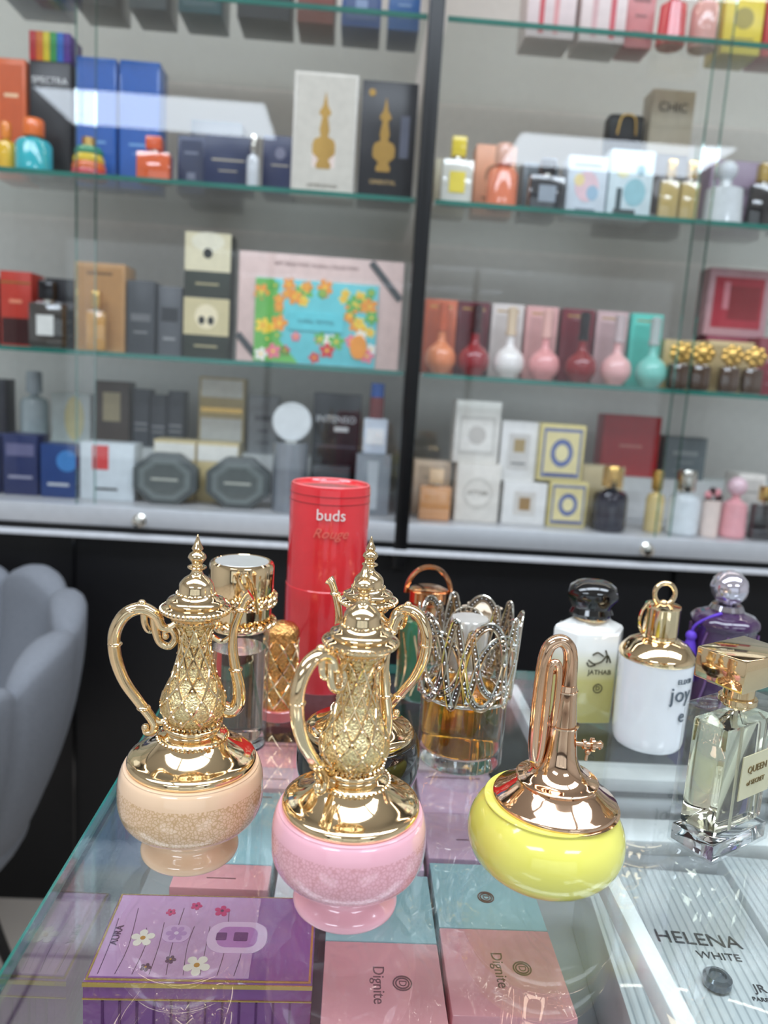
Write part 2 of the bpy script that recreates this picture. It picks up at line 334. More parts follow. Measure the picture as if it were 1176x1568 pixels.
# gift set with floral card
m=MB(); W,H=.300,.196
m.box((0,.03,H/2),(W,.06,H),C((222,194,186),.35),.002)
m.box((-.006,-.002,.076),(.224,.006,.150),C((112,204,210),.25),.001)
M=T(-.006,-.005,.076)@FRONT
gm=C((110,184,90)); om=C((246,158,62)); ym=C((250,214,76)); pm=C((240,130,150)); wm=C((248,240,230)); rm=C((216,64,68))
m.poly([(-.112,-.074),(-.112,.074),(-.08,.074),(-.06,.02),(-.07,-.03),(-.03,-.074)],.0004,gm,M)
for i in range(66):
    a=random.uniform(-.104,.104); b_=random.uniform(-.066,.066)
    if abs(a)<.058 and abs(b_)<.026: continue
    c=(om,ym,om,wm,gm,ym)[int(random.random()*6)] if b_>-.02 else (pm,rm,wm,pm,gm)[int(random.random()*5)]
    m.flower(a,b_,random.uniform(.009,.016),c,ym if c is not ym else om,M,5,random.random()*3,.0004+.00002*i)
m.poly([(.080+.016*math.cos(t/20*2*pi),-.038+.022*math.sin(t/20*2*pi)) for t in range(20)],.003,om,M)
m.box((0,0,0),(.10,.032,.004),C((104,208,216)),0,M@T(0,.002,.001)); m.text('FLORAL FESTIVAL',.0085,C((40,90,100)),M@T(0,.002,.0034))
rib=C((70,72,74),.5)
for sx,x,z in ((1,.118,.160),(-1,-.132,.030)):
    m.box((0,0,0),(.085 if sx>0 else .05,.0035,.012),rib,0,T(x,-.0006,z)@RY(48))
m.text('GIFT SELECTION  FLORAL COLLECTION',.0085,C((120,80,80)),T(-.01,-.0006,.178)@FRONT)
m.done('floral_gift_set_box',(-.076,1.46,S2),1.5)
# --- right middle shelf : genie bottles with boxes
for x,c,bc,cap in [(.150,(236,140,92),(218,116,80),(206,100,66)),(.212,(150,34,44),(104,36,46),(60,30,34)),(.277,(240,234,230),(222,212,206),(220,196,166)),(.343,(232,156,156),(224,170,166),(232,180,170)),(.412,(136,20,30),(120,38,50),(30,20,24)),(.478,(236,180,178),(206,172,172),(200,180,180)),(.545,(126,206,192),(90,206,188),(180,190,186))]:
    bottle(x,1.44,S2,.058,.128,c,cap,'genie'); pbox(x,1.485,S2,.060,.138,.055,bc,decos=[('r',0,.9,.7,.02,GP),('r',0,.5,.8,.7,tuple(int(v*.93) for v in bc))],rough=.2)
for x in (.600,.642,.698,.742): bottle(x,1.45,S2,.036,.088,(80,56,40),GP,'flowercap')
pbox(.624,1.49,S2,.078,.094,.05,(214,190,136)); pbox(.716,1.49,S2,.090,.098,.05,(220,196,146)); pbox(.81,1.49,S2,.08,.11,.05,(140,60,70))
pbox(.742,1.55,S2,.10,.112,.06,(150,60,80)); pbox(.745,1.55,S2+.1125,.125,.13,.05,(206,160,166),decos=[('r',0,.5,.8,.75,(186,66,78)),('r',.1,.5,.5,.5,(150,56,62)),('r',-.2,.6,.1,.4,(220,140,150))])
# --- lower level left
m=MB(); m.box((0,0,.045),(1.35,.12,.0895),WHT,.002); m.done('display_riser',(-.60,1.66,S3))
m=MB(); m.box((0,0,.045),(1.5,.12,.0895),WHT,.002); m.done('display_riser',(.90,1.66,S3))
R=S3+.0905
bottle(-.668,1.64,R,.055,.14,(200,212,216),(190,200,206),'round')
pbox(-.583,1.61,R,.078,.10,.05,(214,222,218),decos=[('d',.1,.5,.5,.9,(232,220,166))]); pbox(-.50,1.61,R,.07,.13,.05,(92,76,66),decos=[('r',0,.6,.5,.45,(206,190,150))])
for i,x in enumerate((-.44,-.405,-.370)): pbox(x,1.61,R,.032,.118-.01*(i%2),.05,(86,88,96),decos=[('r',0,.4,.8,.03,(190,190,196)),('r',0,.3,.8,.03,(170,170,170))])
pbox(-.276,1.61,R,.094,.152,.05,(206,184,130),decos=[('r',0,.85,.9,.24,(236,234,224)),('r',0,.3,.9,.3,(238,236,228)),('r',0,.56,.9,.06,GP)])
pbox(-.19,1.61,R,.06,.12,.05,(160,162,166)); pbox(-.75,1.61,R,.07,.12,.05,(60,60,70))
pbox(-.694,1.46,S3,.064,.11,.06,(44,60,110)); pbox(-.622,1.46,S3,.064,.114,.06,(44,54,96),decos=[('r',0,.75,.8,.2,(106,106,140)),('r',0,.3,.7,.05,(150,150,170))])
pbox(-.550,1.455,S3,.066,.10,.06,(40,68,124),decos=[('d',.25,.7,.6,.4,(70,132,196)),('r',0,.25,.6,.05,(200,205,210))])
pbox(-.460,1.455,S3,.100,.108,.06,(216,224,228),decos=[('r',-.12,.75,.30,.42,(220,80,80)),('r',0,.2,.4,.04,(60,60,60))])
for x in (-.350,-.214):
    m=MB(); oc=[(.062*math.cos(pi/8+k*pi/4)*1.04,.052*math.sin(pi/8+k*pi/4)) for k in range(8)]
    m.poly(oc,.035,C((88,94,94),.4),T(0,.035,.048)@FRONT,.003); m.poly([(a*.8,b_*.8) for a,b_ in oc],.001,C((118,126,124),.3),T(0,-.0002,.048)@FRONT)
    m.poly([(a*.62,b_*.6) for a,b_ in oc],.0014,C((96,102,100),.3),T(0,-.0006,.048)@FRONT); m.box((0,-.002,.048),(.05,.001,.004),C((190,192,180)))
    m.done('octagonal_perfume_box',(x,1.445,S3))
for x in (-.345,-.262): pbox(x,1.50,S3,.080,.118,.06,(206,188,140),decos=[('r',0,.82,.96,.26,(234,232,222))])
m=MB(); m.cyl((0,0,0),.033,.130,P((160,166,174),.25,.6)); m.lathe([(0,-.008),(.034,-.008),(.037,-.004),(.037,.004),(.034,.008),(0,.008)],C((224,228,228),.3),T(0,0,.169)@RX(90),40); m.box((0,0,.132),(.02,.012,.008),SILV); m.done('round_top_perfume_bottle',(-.118,1.46,S3))
pbox(-.035,1.50,S3,.092,.226,.06,(28,28,34),decos=[('r',0,.55,.85,.02,(80,80,90)),('r',.1,.70,.3,.04,(220,220,220))],texts=[('INTENSO',-.02,.78,.0185,(236,236,240))])
pbox(-.04,1.45,S3,.070,.09,.04,(60,62,66)); pbox(.040,1.46,S3,.066,.116,.055,(140,146,152),decos=[('r',0,.5,.3,.8,(190,196,200))])
m=MB(); m.box((0,0,.034),(.046,.030,.068),C((210,218,230),.1),.003); m.cyl((0,0,.068),.014,.04,C((120,44,46),.2)); m.cyl((0,0,.108),.013,.026,C((30,80,160),.2)); m.box((0,-.0155,.034),(.034,.001,.03),C((240,240,240))); m.done('perfume_bottle',(.040,1.487,S3+.1165))
# --- lower level right
bottle(.160,1.45,S3,.060,.10,(232,166,108),(236,200,160),'rect'); pbox(.158,1.50,S3,.072,.108,.05,(230,206,180))
W8=(232,226,216)
pbox(.242,1.45,S3,.084,.112,.06,W8,decos=[('d',0,.5,.7,.55,(214,208,198)),('d',0,.5,.55,.42,(234,228,218))],texts=[('ATTAR',0,.5,.013,(120,110,96))]); pbox(.233,1.46,S3+.1125,.086,.118,.06,(234,230,222),decos=[('r',0,.45,.8,.6,(206,202,194)),('r',0,.45,.7,.5,(236,232,224)),('d',0,.45,.4,.3,(200,194,186))])
pbox(.334,1.45,S3,.084,.082,.06,(236,234,230),decos=[('r',0,.5,.5,.55,(214,208,200)),('r',0,.5,.26,.3,(160,126,80))]); pbox(.316,1.46,S3+.0825,.070,.114,.06,(234,232,228),decos=[('r',0,.5,.6,.6,(208,204,198)),('r',0,.6,.3,.22,(170,146,100)),('r',0,.3,.4,.03,(90,90,90))])
for (x,z,w_,h) in ((.418,S3,.074,.088),(.396,S3+.0885,.086,.108)):
    pbox(x,1.45,z,w_,h,.06,(224,208,140),decos=[('r',0,.5,.86,.86,(106,116,160)),('r',0,.5,.76,.74,(228,214,158)),('d',0,.5,.5,.5,(96,110,160)),('d',0,.5,.3,.3,(234,222,170)),('r',0,.12,.7,.05,(80,90,140))])
bottle(.498,1.445,S3,.066,.124,(38,34,48),GP,'round'); pbox(.498,1.50,S3,.084,.118,.05,(206,190,150),decos=[('r',.2,.6,.4,.6,(236,224,190))])
pbox(.585,1.61,R,.122,.128,.05,(206,44,50),decos=[('r',0,.5,.9,.9,(196,36,44)),('r',0,.5,.4,.04,(230,140,130))])
bottle(.592,1.46,S3,.036,.12,(224,200,140),GP,'round'); bottle(.645,1.45,S3,.060,.125,(224,230,234),SILV,'round')
bottle(.745,1.45,S3,.052,.118,(238,168,174),(236,200,210),'ball'); m=MB()
for i in range(7): a=i*.9; m.sphere((.011*math.cos(a),-.002,.075+.013*math.sin(a)),.008,C((226,150,156) if i%2 else (60,30,34),.3),(1,.5,1),u=12,v=8)
m.cyl((0,0,0),.017,.07,C((236,216,206),.1)); m.done('flower_top_perfume_bottle',(.697,1.445,S3))
pbox(.80,1.50,S3,.055,.12,.06,(234,228,220)); bottle(.80,1.44,S3,.05,.105,(40,30,32),GP,'rect'); pbox(.705,1.61,R,.09,.09,.05,(130,140,144)); pbox(.40,1.61,R,.1,.10,.05,(190,170,156))

# ------------------------------------------------------------------ glass counter
CZ=.95
m=MB()
cx0,cx1,cy0,cy1=-.134,1.30,-.02,.665
m.box(((cx0+cx1)/2,(cy0+cy1)/2,CZ-.004),(cx1-cx0-.002,cy1-cy0-.002,.008),TOPG)
for (a,b,c,d) in ((cx0,cx0+.0015,cy0,cy1),(cx0,cx1,cy1-.0015,cy1)):
    m.box(((a+b)/2,(c+d)/2,CZ-.004),(b-a,d-c,.0078),EDGEG)
m.box((cx0+.002,(cy0+cy1)/2,CZ-.068),(.003,cy1-cy0-.004,.118),TOPG)
m.box(((cx0+cx1)/2,cy1-.003,CZ-.068),(cx1-cx0,.003,.118),TOPG)
INNER=P((168,170,174),.35,var=.03,name='counter_board')
m.box(((cx0+cx1)/2,(cy0+cy1)/2,.8195),(cx1-cx0,cy1-cy0,.02),INNER)
m.box((.1555,(cy0+cy1)/2-.004,.934),(.009,cy1-cy0-.012,.014),P((242,243,245),.25,name='white_rail'),.001)
for y in (.527,.618): m.box((.73,y,.875),(1.1,.030,.012),WHT,.001); m.box((.19,y,.8495),(.006,.02,.039),WHT); m.box((.7,y,.8495),(.006,.02,.039),WHT)
m.box(((cx0+cx1)/2,(cy0+cy1)/2,(.81+FZ)/2),(cx1-cx0-.06,cy1-cy0-.06,.81-FZ),P((30,30,34),.4,name='counter_base'))
m.done('glass_display_counter')

# boxes lying inside the counter
def wrapped(col):
    key=('wrap',col)
    if key in _M: return _M[key]
    m=P(col,.35,coat=1,var=.03,bscale=23).copy(); m.name='shrink_wrapped_card'; nt=m.node_tree; b=nt.nodes['Principled BSDF']; N=nt.nodes.new; L=nt.links.new
    tc=N('ShaderNodeTexCoord'); mp=N('ShaderNodeMapping'); mp.inputs['Scale'].default_value=(1,.35,1); mp.inputs['Rotation'].default_value=(0,0,.5)
    nz=N('ShaderNodeTexNoise'); nz.inputs['Scale'].default_value=60; nz.inputs['Detail'].default_value=1.5; nz.inputs['Distortion'].default_value=2.0
    bp=N('ShaderNodeBump'); bp.inputs['Strength'].default_value=.7; bp.inputs['Distance'].default_value=.005
    L(tc.outputs['Object'],mp.inputs['Vector']); L(mp.outputs[0],nz.inputs['Vector']); L(nz.outputs['Fac'],bp.inputs['Height']); L(bp.outputs[0],b.inputs['Coat Normal'])
    _M[key]=m; return m
BZ=.8302
def lying(x0,x1,y0,y1,h,c1,c2,split,txt=True,name='gift_box'):
    m=MB(); w=x1-x0; a=split-y0; b_=y1-split
    m.box((w/2,a/2,h/2),(w,a-.0005,h),wrapped(c1),.001)
    if b_>0: m.box((w/2,a+b_/2,h/2),(w,b_-.0005,h-.0003),wrapped(c2),.001)
    tm=C((110,70,76))
    if txt:
        M=T(w*.46,a*.50,h)@RZ(-90)
        m.text('Dignite',.0092,tm,M)
        for M2 in (T(w*.66,a*.52,h),T(w*.5,a+b_*.45,h)):
            for q in (.0050,.0036): m.tube([(q*math.cos(t/20*2*pi),q*math.sin(t/20*2*pi),0.0002) for t in range(20)],.0004,tm,M2,closed=True,seg=6)
            m.text('D',.006,tm,M2@RZ(-90))
    else:
        m.box((w/2,y1-y0-.008,h),(w*.7,.0006,.0006),tm); m.box((w/2,a*.4,h),(w*.3,.0006,.0006),tm)
    m.done(name,(x0,y0,BZ))
PK=(236,160,168); BL=(150,186,194); MV=(206,168,196)
lying(.0,.0655,.335,.463,.05,PK,BL,.400)
lying(.068,.1345,.348,.478,.05,PK,BL,.414)
lying(.068,.131,.482,.602,.05,MV,MV,.54,False)
lying(.0,.064,.468,.600,.05,MV,BL,.56,False)
lying(-.100,-.038,.442,.560,.05,PK,BL,.468,False)
lying(-.034,-.004,.442,.560,.045,(206,202,206),(140,130,140),.50,False)
lying(-.100,-.005,.566,.645,.05,(230,188,198),PK,.60,False)
lying(.068,.131,.606,.650,.05,(222,198,208),PK,.63,False)
# purple floral perfume box
m=MB(); w_,d,h=.121,.071,.05
m.box((0,0,h/2),(w_,d,h),wrapped((134,70,142)),.001)
G=P((216,180,100),.25,.8)
m.box((0,0,h+.0001),(w_-.002,d-.002,.0006),G); m.box((.0,0,h+.0003),(w_-.0045,d-.0045,.0008),wrapped((146,80,154)))
m.box((-.016,0,h+.0005),(.084,d-.006,.0009),wrapped((206,156,200)))
Mt=T(0,0,h+.00095)
wf=C((246,232,220)); dkp=C((90,50,90)); pkf=C((206,60,120)); org=C((200,140,60))
for i in range(9):
    x=-.054+i*.009; m.tube([(x,-.031,0),(x+.002*math.sin(i),-.01,0),(x-.001,.012+.01*math.sin(i*2),0)],.00022,dkp,Mt,sub=3,seg=5)
m.flower(-.037,-.004,.0068,wf,org,Mt,5,.4); m.flower(-.003,-.024,.0075,wf,org,Mt,5,1.0); m.flower(.004,.020,.0048,pkf,dkp,Mt,5,.2); m.flower(-.012,.024,.0035,pkf,dkp,Mt); m.flower(-.026,.018,.003,pkf,dkp,Mt,5,.9)
m.flower(-.030,-.026,.003,dkp,org,Mt); m.flower(-.018,-.02,.003,dkp,org,Mt)
def rrect(cx,cy,a,b_,r): 
    o=[]
    for sx,sy,a0 in ((1,1,0),(-1,1,90),(-1,-1,180),(1,-1,270)):
        for k in range(6): t=math.radians(a0+k*18); o.append((cx+sx*(a-r)+r*math.cos(t),cy+sy*(b_-r)+r*math.sin(t)))
    return o
m.poly(rrect(.016,-.002,.017,.0125,.010),.0004,C((230,190,222)),Mt); m.poly(rrect(.016,-.002,.0115,.0082,.006),.0006,C((190,124,190)),Mt)
m.poly(rrect(.007,-.002,.003,.003,.001),.0008,C((110,56,120)),Mt); m.poly(rrect(.018,-.002,.004,.0035,.001),.0008,C((110,56,120)),Mt)
m.poly(rrect(-.019,.000,.008,.007,.006),.0004,C((216,172,214)),Mt); m.flower(-.019,.0,.006,C((190,140,196)),C((230,200,224)),T(0,0,.0002)@Mt,6)
m.text('AURA',.006,dkp,Mt@T(-.052,-.002,.0002)@RZ(90))
for z in (.012,.040): m.box((0,-d/2-.0003,z),(w_,.0008,.0006),G)
m.box((0,-d/2-.0003,.0485),(w_,.0008,.0022),G)
for i in range(12): m.box((-.05+i*.009,-d/2-.0002,.025),(.0012,.0006,.028),C((96,40,104)))
m.done('floral_perfume_box',(-.0665,.400,BZ),1)
# ribbed white boxes
def ribmat():
    m=bpy.data.materials.new('ribbed_white'); m.use_nodes=True; nt=m.node_tree; b=nt.nodes['Principled BSDF']
    tc=nt.nodes.new('ShaderNodeTexCoord'); wv=nt.nodes.new('ShaderNodeTexWave'); wv.wave_type='BANDS'; wv.bands_direction='X'; wv.inputs['Scale'].default_value=60
    bp=nt.nodes.new('ShaderNodeBump'); bp.inputs['Distance'].default_value=.0008; bp.inputs['Strength'].default_value=.6
    cr=nt.nodes.new('ShaderNodeValToRGB'); cr.color_ramp.elements[0].color=(*lin((168,174,178)),1); cr.color_ramp.elements[1].color=(*lin((208,212,214)),1); cr.color_ramp.elements[1].position=.25
    L=nt.links.new; L(tc.outputs['Object'],wv.inputs['Vector']); L(wv.outputs['Fac'],bp.inputs['Height']); L(wv.outputs['Fac'],cr.inputs['Fac']); L(cr.outputs[0],b.inputs['Base Color']); L(bp.outputs[0],b.inputs['Normal']); b.inputs['Roughness'].default_value=.3; b.inputs['Coat Weight'].default_value=1
    return m
RB=ribmat()
for i,(x,y) in enumerate(((.217,.405),(.324,.420))):
    m=MB(); m.box((0,0,.025),(.100,.150,.05),RB,.001); K=C((62,62,68))
    if i==0:
        m.text('HELENA',.0148,K,T(.008,.006,.0502),sx=.95); m.text('WHITE',.0082,K,T(.016,-.007,.0502)); m.text('JR',.008,K,T(.030,-.030,.0502)); m.text('PARFUM',.004,K,T(.030,-.038,.0502))
    else: m.text('HELENA',.0155,K,T(0,-.01,.0502)); m.text('WHITE',.0085,K,T(.008,-.022,.0502))
    m.done('ribbed_perfume_box',(x,y,BZ),-5)
m=MB(); m.lathe([(0,0),(.0070,0),(.0078,.001),(.0078,.005),(.0062,.0065),(.0046,.0065),(.0042,.005),(0,.005)],P((120,126,134),.15,.7)); m.done('round_metal_knob',(.220,.374,BZ+.0508))

# ------------------------------------------------------------------ ornate decanters
def lace(col,lace_col,z0,z1,k=.5):
    m=P(col,.16,coat=1,var=.03,bscale=30).copy(); m.name='lacquer_with_lace_band'; nt=m.node_tree; b=nt.nodes['Principled BSDF']; N=nt.nodes.new; L=nt.links.new
    tc=N('ShaderNodeTexCoord'); sp=N('ShaderNodeSeparateXYZ'); L(tc.outputs['Object'],sp.inputs[0])
    vo=N('ShaderNodeTexVoronoi'); vo.feature='DISTANCE_TO_EDGE'; vo.inputs['Scale'].default_value=560; L(tc.outputs['Object'],vo.inputs['Vector'])
    e=N('ShaderNodeMath'); e.operation='LESS_THAN'; e.inputs[1].default_value=.10; L(vo.outputs['Distance'],e.inputs[0])
    a=N('ShaderNodeMath'); a.operation='GREATER_THAN'; a.inputs[1].default_value=z0; L(sp.outputs['Z'],a.inputs[0])
    c=N('ShaderNodeMath'); c.operation='LESS_THAN'; c.inputs[1].default_value=z1; L(sp.outputs['Z'],c.inputs[0])
    m1=N('ShaderNodeMath'); m1.operation='MULTIPLY'; L(a.outputs[0],m1.inputs[0]); L(c.outputs[0],m1.inputs[1])
    m2=N('ShaderNodeMath'); m2.operation='MULTIPLY'; L(m1.outputs[0],m2.inputs[0]); L(e.outputs[0],m2.inputs[1])
    m3=N('ShaderNodeMath'); m3.operation='MULTIPLY'; m3.inputs[1].default_value=k; L(m2.outputs[0],m3.inputs[0])
    mx=N('ShaderNodeMix'); mx.data_type='RGBA'
    src=b.inputs['Base Color'].links[0].from_socket; L(src,mx.inputs[6]); mx.inputs[7].default_value=(*lin(lace_col),1); L(m3.outputs[0],mx.inputs[0]); L(mx.outputs[2],b.inputs['Base Color'])
    return m
ZS=-.0045
BODY=[(0,0),(.0205,0),(.0238,.0006),(.0246,.0024),(.0240,.0044),(.0218,.0066),(.0200,.0086),(.0194,.0102),(.0200,.0118),(.0232,.0138),(.0288,.0172),(.0336,.0220),(.0358,.0280),(.0362,.0345),(.0359,.0408),(.0349,.0452),(.0334,.0482),(.030,.0490),(0,.0490)]
PLATE=[(0,.0525),(.0290,.0525),(.0312,.0533),(.0319,.0550),(.0314,.0568),(.0295,.0580),(.0262,.0590),(.0220,.0612),(.0182,.0640),(.0162,.0662)]
COLLAR=[(.0162,.0660),(.0170,.0668),(.0170,.0680),(.0158,.0688),(.0140,.0694),(.0128,.0702),(.0128,.0712),(.0142,.0720),(.0146,.0730),(.0140,.0740),(.0124,.0747),(.0122,.0757),(.0132,.0765)]
NECK=[(.0132,.0765),(.0150,.0795),(.0160,.0835),(.0154,.0880),(.0130,.0935),(.0105,.0995),(.0086,.1060),(.0075,.1125),(.0072,.1190),(.0082,.1240),(.0105,.1275)]
LID=[(.0105,.1275),(.0118,.1290),(.0110,.1302),(.0115,.1310),(.0158,.1314),(.0168,.1326),(.0167,.1342),(.0150,.1352),(.0138,.1358),(.0142,.1370),(.0132,.1384),(.0108,.1394),(.0092,.1412),(.0086,.1438),(.0080,.1462),(.0060,.1486),(.0036,.1502),(.0027,.1518),(.0028,.1530),(.0044,.1536),(.0044,.1546),(.0026,.1554),(.0030,.1568),(.0044,.1588),(.0036,.1608),(.0021,.1620),(.0028,.1632),(.0021,.1648),(.0010,.1676),(.0004,.1700),(0,.1702)]
def nr(z):
    for (r0,z0),(r1,z1) in zip(NECK,NECK[1:]):
        if z0<=z<=z1: return r0+(r1-r0)*(z-z0)/(z1-z0)
    return NECK[-1][0]
def decanter(x,y,rz,body,s=1.0):
    m=MB(); U=T(0,0,ZS)
    m.lathe(BODY,body,seg=72,sub=3); m.lathe(PLATE,GOLD,U,seg=72,sub=3); m.lathe(COLLAR,GOLD,U,seg=64,sub=2); m.lathe(NECK,GOLDF,U,seg=56,sub=3); m.lathe(LID,GOLD,U,seg=60,sub=2)
    ring=lambda n,r,z:[(r*math.cos(2*pi*k/n),r*math.sin(2*pi*k/n),z) for k in range(n)]
    m.beads(ring(44,.0166,.1334),.0011,GOLD,U); m.beads(ring(34,.0138,.0755),.0011,GOLD,U); m.beads(ring(28,.0113,.1285),.0009,GOLD,U); m.beads(ring(46,.0172,.0674),.0009,GOLD,U); m.beads(ring(24,.0093,.1412),.0007,GOLD,U)
    n=10
    for sg in (1,-1):
        for k in range(n):
            pts=[]
            for i in range(15):
                t=i/14; z=.0775+t*.0485; a=2*pi*k/n+sg*t*2.3; r=nr(z)+.0002; pts.append((r*math.cos(a),r*math.sin(a),z))
            m.tube(pts,.00058,GOLD,U,sub=2,seg=6)
    for j in range(9):
        z=.080+j*.0051; r=nr(z)+.0003; m.beads([(r*math.cos(2*pi*(k+.5*(j%2))/10),r*math.sin(2*pi*(k+.5*(j%2))/10),z) for k in range(10)],.0009,GOLD,U)
    m.tube([(-.0080,0,.1265),(-.0130,0,.1232),(-.0165,0,.1245),(-.0190,0,.1295),(-.0255,0,.1330),(-.0330,0,.1300),(-.0378,0,.1210),(-.0376,0,.1090),(-.0335,0,.0965),(-.0268,0,.0860),(-.0215,0,.0785),(-.0188,0,.0735),(-.0196,0,.0695),(-.0226,0,.0690),(-.0236,0,.0715)],[.0016,.0019,.0024,.0028,.0031,.0032,.0031,.0030,.0028,.0026,.0025,.0023,.0020,.0016,.0013],GOLD,U,sub=6,seg=16)
    m.tube([(-.0200,0,.1300),(-.0192,0,.1230),(-.0168,0,.1160),(-.0122,0,.1140),(-.0096,0,.1180),(-.0114,0,.1222),(-.0145,0,.1214),(-.0145,0,.1185)],[.0021,.0020,.0019,.0019,.0018,.0017,.0014,.0011],GOLD,U,sub=6,seg=12)
    m.tube([(-.0245,0,.1325),(-.0240,0,.1255),(-.0218,0,.1215),(-.0188,0,.1230)],[.0018,.0016,.0014,.001],GOLD,U,sub=5,seg=10)
    m.tube([(-.0200,0,.0765),(-.0165,0,.0745),(-.0120,0,.0745)],[.0018,.0018,.0019],GOLD,U,sub=4,seg=10)
    m.sphere((-.0230,0,.0716),.0021,GOLD,M=U,u=12,v=8); m.sphere((-.0255,0,.1354),.0021,GOLD,M=U,u=12,v=8); m.sphere((-.0142,0,.1190),.0018,GOLD,M=U,u=12,v=8)
    for (a,b_) in ((-.0378,.115),(-.030,.1322),(-.0240,.082)): m.sphere((a,0,b_),.0036,GOLD,(1,1,.45),U,u=14,v=8)
    m.tube([(.0120,0,.0830),(.0175,0,.0800),(.0215,0,.0830),(.0222,0,.0910),(.0200,0,.1020),(.0182,0,.1130),(.0186,0,.1230),(.0212,0,.1320),(.0240,0,.1385),(.0262,0,.1405)],[.0038,.0038,.0036,.0032,.0028,.0025,.0022,.0021,.0023,.0032],GOLD,U,sub=6,seg=14)
    m.tube([(.0080,0,.1190),(.0125,0,.1165),(.0160,0,.1180),(.0185,0,.1200)],[.0014,.0012,.0013,.0016],GOLD,U,sub=5,seg=10)
    m.sphere((.0215,0,.1330),.0032,GOLD,(1,1,.5),U,u=14,v=8); m.sphere((.0200,0,.102),.0037,GOLD,(1,1,.4),U,u=14,v=8)
    o=m.done('ornate_perfume_decanter',(x,y,CZ+.0002),rz); o.scale=(s,s,s); return o
decanter(-.0745,.377,8,lace((244,206,170),(196,146,84),.022,.041,.6),1.03)
decanter(.0085,.340,48,lace((246,182,194),(212,140,140),.022,.041,.6),1.03)
decanter(.013,.422,150,P((16,12,14),.08,coat=1,name='black_lacquer'),1.0)

# yellow decanter with trumpet
m=MB(); YZ=T(0,0,-.0038)
m.lathe([(0,.0004),(.012,.0004),(.0195,.0014),(.0285,.0048),(.0352,.0105),(.0390,.0170),(.0400,.0235),(.0390,.0300),(.0362,.0358),(.0325,.0402),(.0300,.0422),(0,.0422)],P((238,230,108),.15,coat=1,var=.02,name='yellow_lacquer'),seg=72,sub=4)
m.lathe([(0,.0452),(.0300,.0452),(.0312,.0458),(.0314,.0474),(.0304,.0484),(.0262,.0510),(.0215,.0548),(.0200,.0562),(.0206,.0570),(.0208,.0582),(.0196,.0588),(.0160,.0600),(.0125,.0630),(.0100,.0672),(.0086,.0720),(.0076,.0800),(.0066,.0900),(.0056,.1000),(.0048,.108),(0,.108)],ROSEG,T(.003,0,-.0038),seg=72,sub=2)
m.tube([(.0032,0,.100),(.0036,0,.112),(.0034,0,.121),(.0016,0,.1275),(-.0030,0,.1302),(-.0078,0,.1270),(-.0098,0,.118),(-.0104,0,.100),(-.0104,0,.084),(-.0098,0,.072),(-.0078,0,.0650),(-.0040,0,.0625)],[.0050,.0040,.0036,.0034,.0033,.0033,.0033,.0033,.0033,.0033,.0033,.0034],ROSEG,YZ,sub=6,seg=18)
m.tube([(-.0010,-.001,.070),(-.0022,-.003,.085),(-.0022,-.003,.110),(-.0030,-.003,.1180),(-.0050,-.003,.1200),(-.0068,-.003,.1175),(-.0070,-.003,.108),(-.0070,-.003,.078),(-.0080,-.003,.068)],.0018,ROSEG,YZ,sub=6,seg=12)
m.tube([(-.0104,-.0005,.076),(-.0070,-.0030,.079)],.0014,ROSEG,YZ); m.tube([(-.0104,0,.113),(-.0030,0,.114)],.0012,ROSEG,YZ)
m.tube([(.006,-.001,.0775),(.0185,-.003,.0775)],.0012,ROSEG,YZ)
Mv=YZ@T(.0135,-.0022,.0775)@RY(90)
m.lathe([(0,0),(.0024,0),(.0026,.0012),(.0014,.0020),(.0014,.0034),(.0034,.0042),(.0036,.0056),(.0020,.0064),(.0016,.0076),(.0024,.0088),(.0016,.0100),(0,.0102)],ROSEG,Mv,24)
m.sphere((.0165,-.0022,.0735),.0016,ROSEG,M=YZ,u=10,v=8); m.tube([(.0165,-.0022,.0735),(.0160,-.0022,.069)],.0008,ROSEG,YZ,seg=8)
for z in (.086,.104): m.lathe([(.004,z),(.0105-.0065*(z-.066)/.05,z+.0002),(.0108-.0065*(z-.066)/.05,z+.0012),(.004,z+.0014)],ROSEG,T(.003,0,-.0038),32)
o=m.done('trumpet_top_perfume_bottle',(.1120,.367,CZ),0); o.scale=(1.02,1.02,1.02)

# tall bottle with gold rope cap
m=MB(); r=.0205
m.lathe([(0,0),(r*.92,0),(r,.0015),(r,.078),(r*.96,.082),(r*.6,.086),(r*.6,.09),(0,.09)],CLEAR,seg=48)
m.lathe([(0,.008),(r*.82,.008),(r*.86,.010),(r*.86,.070),(0,.070)],P((246,210,190),.0,trans=1,ior=1.33,name='pale_liquid'),seg=48)
m.lathe([(0,0.0004),(r*.9,0.0004),(r*.95,.001),(r*.95,.007),(0,.007)],REALGL,seg=48)
m.lathe([(0,.084),(r*.95,.084),(r*1.0,.086),(r*1.0,.104),(r*1.04,.106),(r*1.04,.1265),(r*1.0,.1285),(r*.92,.1295),(r*.88,.1288),(0,.1288)],GOLD,seg=56)
m.cyl((0,0,.1286),r*.86,.0008,P((200,200,198),.3,.4))
for zz in (.106,.1025,.0885):
    for ph in (0,pi):
        m.tube([((r*1.07+.0013*math.cos(14*2*pi*t/168+ph))*math.cos(2*pi*t/168),(r*1.07+.0013*math.cos(14*2*pi*t/168+ph))*math.sin(2*pi*t/168),zz+.0013*math.sin(14*2*pi*t/168+ph)) for t in range(168)],.0012,GOLD,closed=True,seg=8)
m.tube([(.012,-.0185,.108),(.007,-.0225,.113),(.002,-.024,.122),(.004,-.0235,.127),(.009,-.022,.122),(.012,-.021,.112),(.014,-.021,.1)],.0011,GOLD,sub=5,seg=8)
m.done('rope_cap_perfume_bottle',(-.069,.498,CZ+.0002))

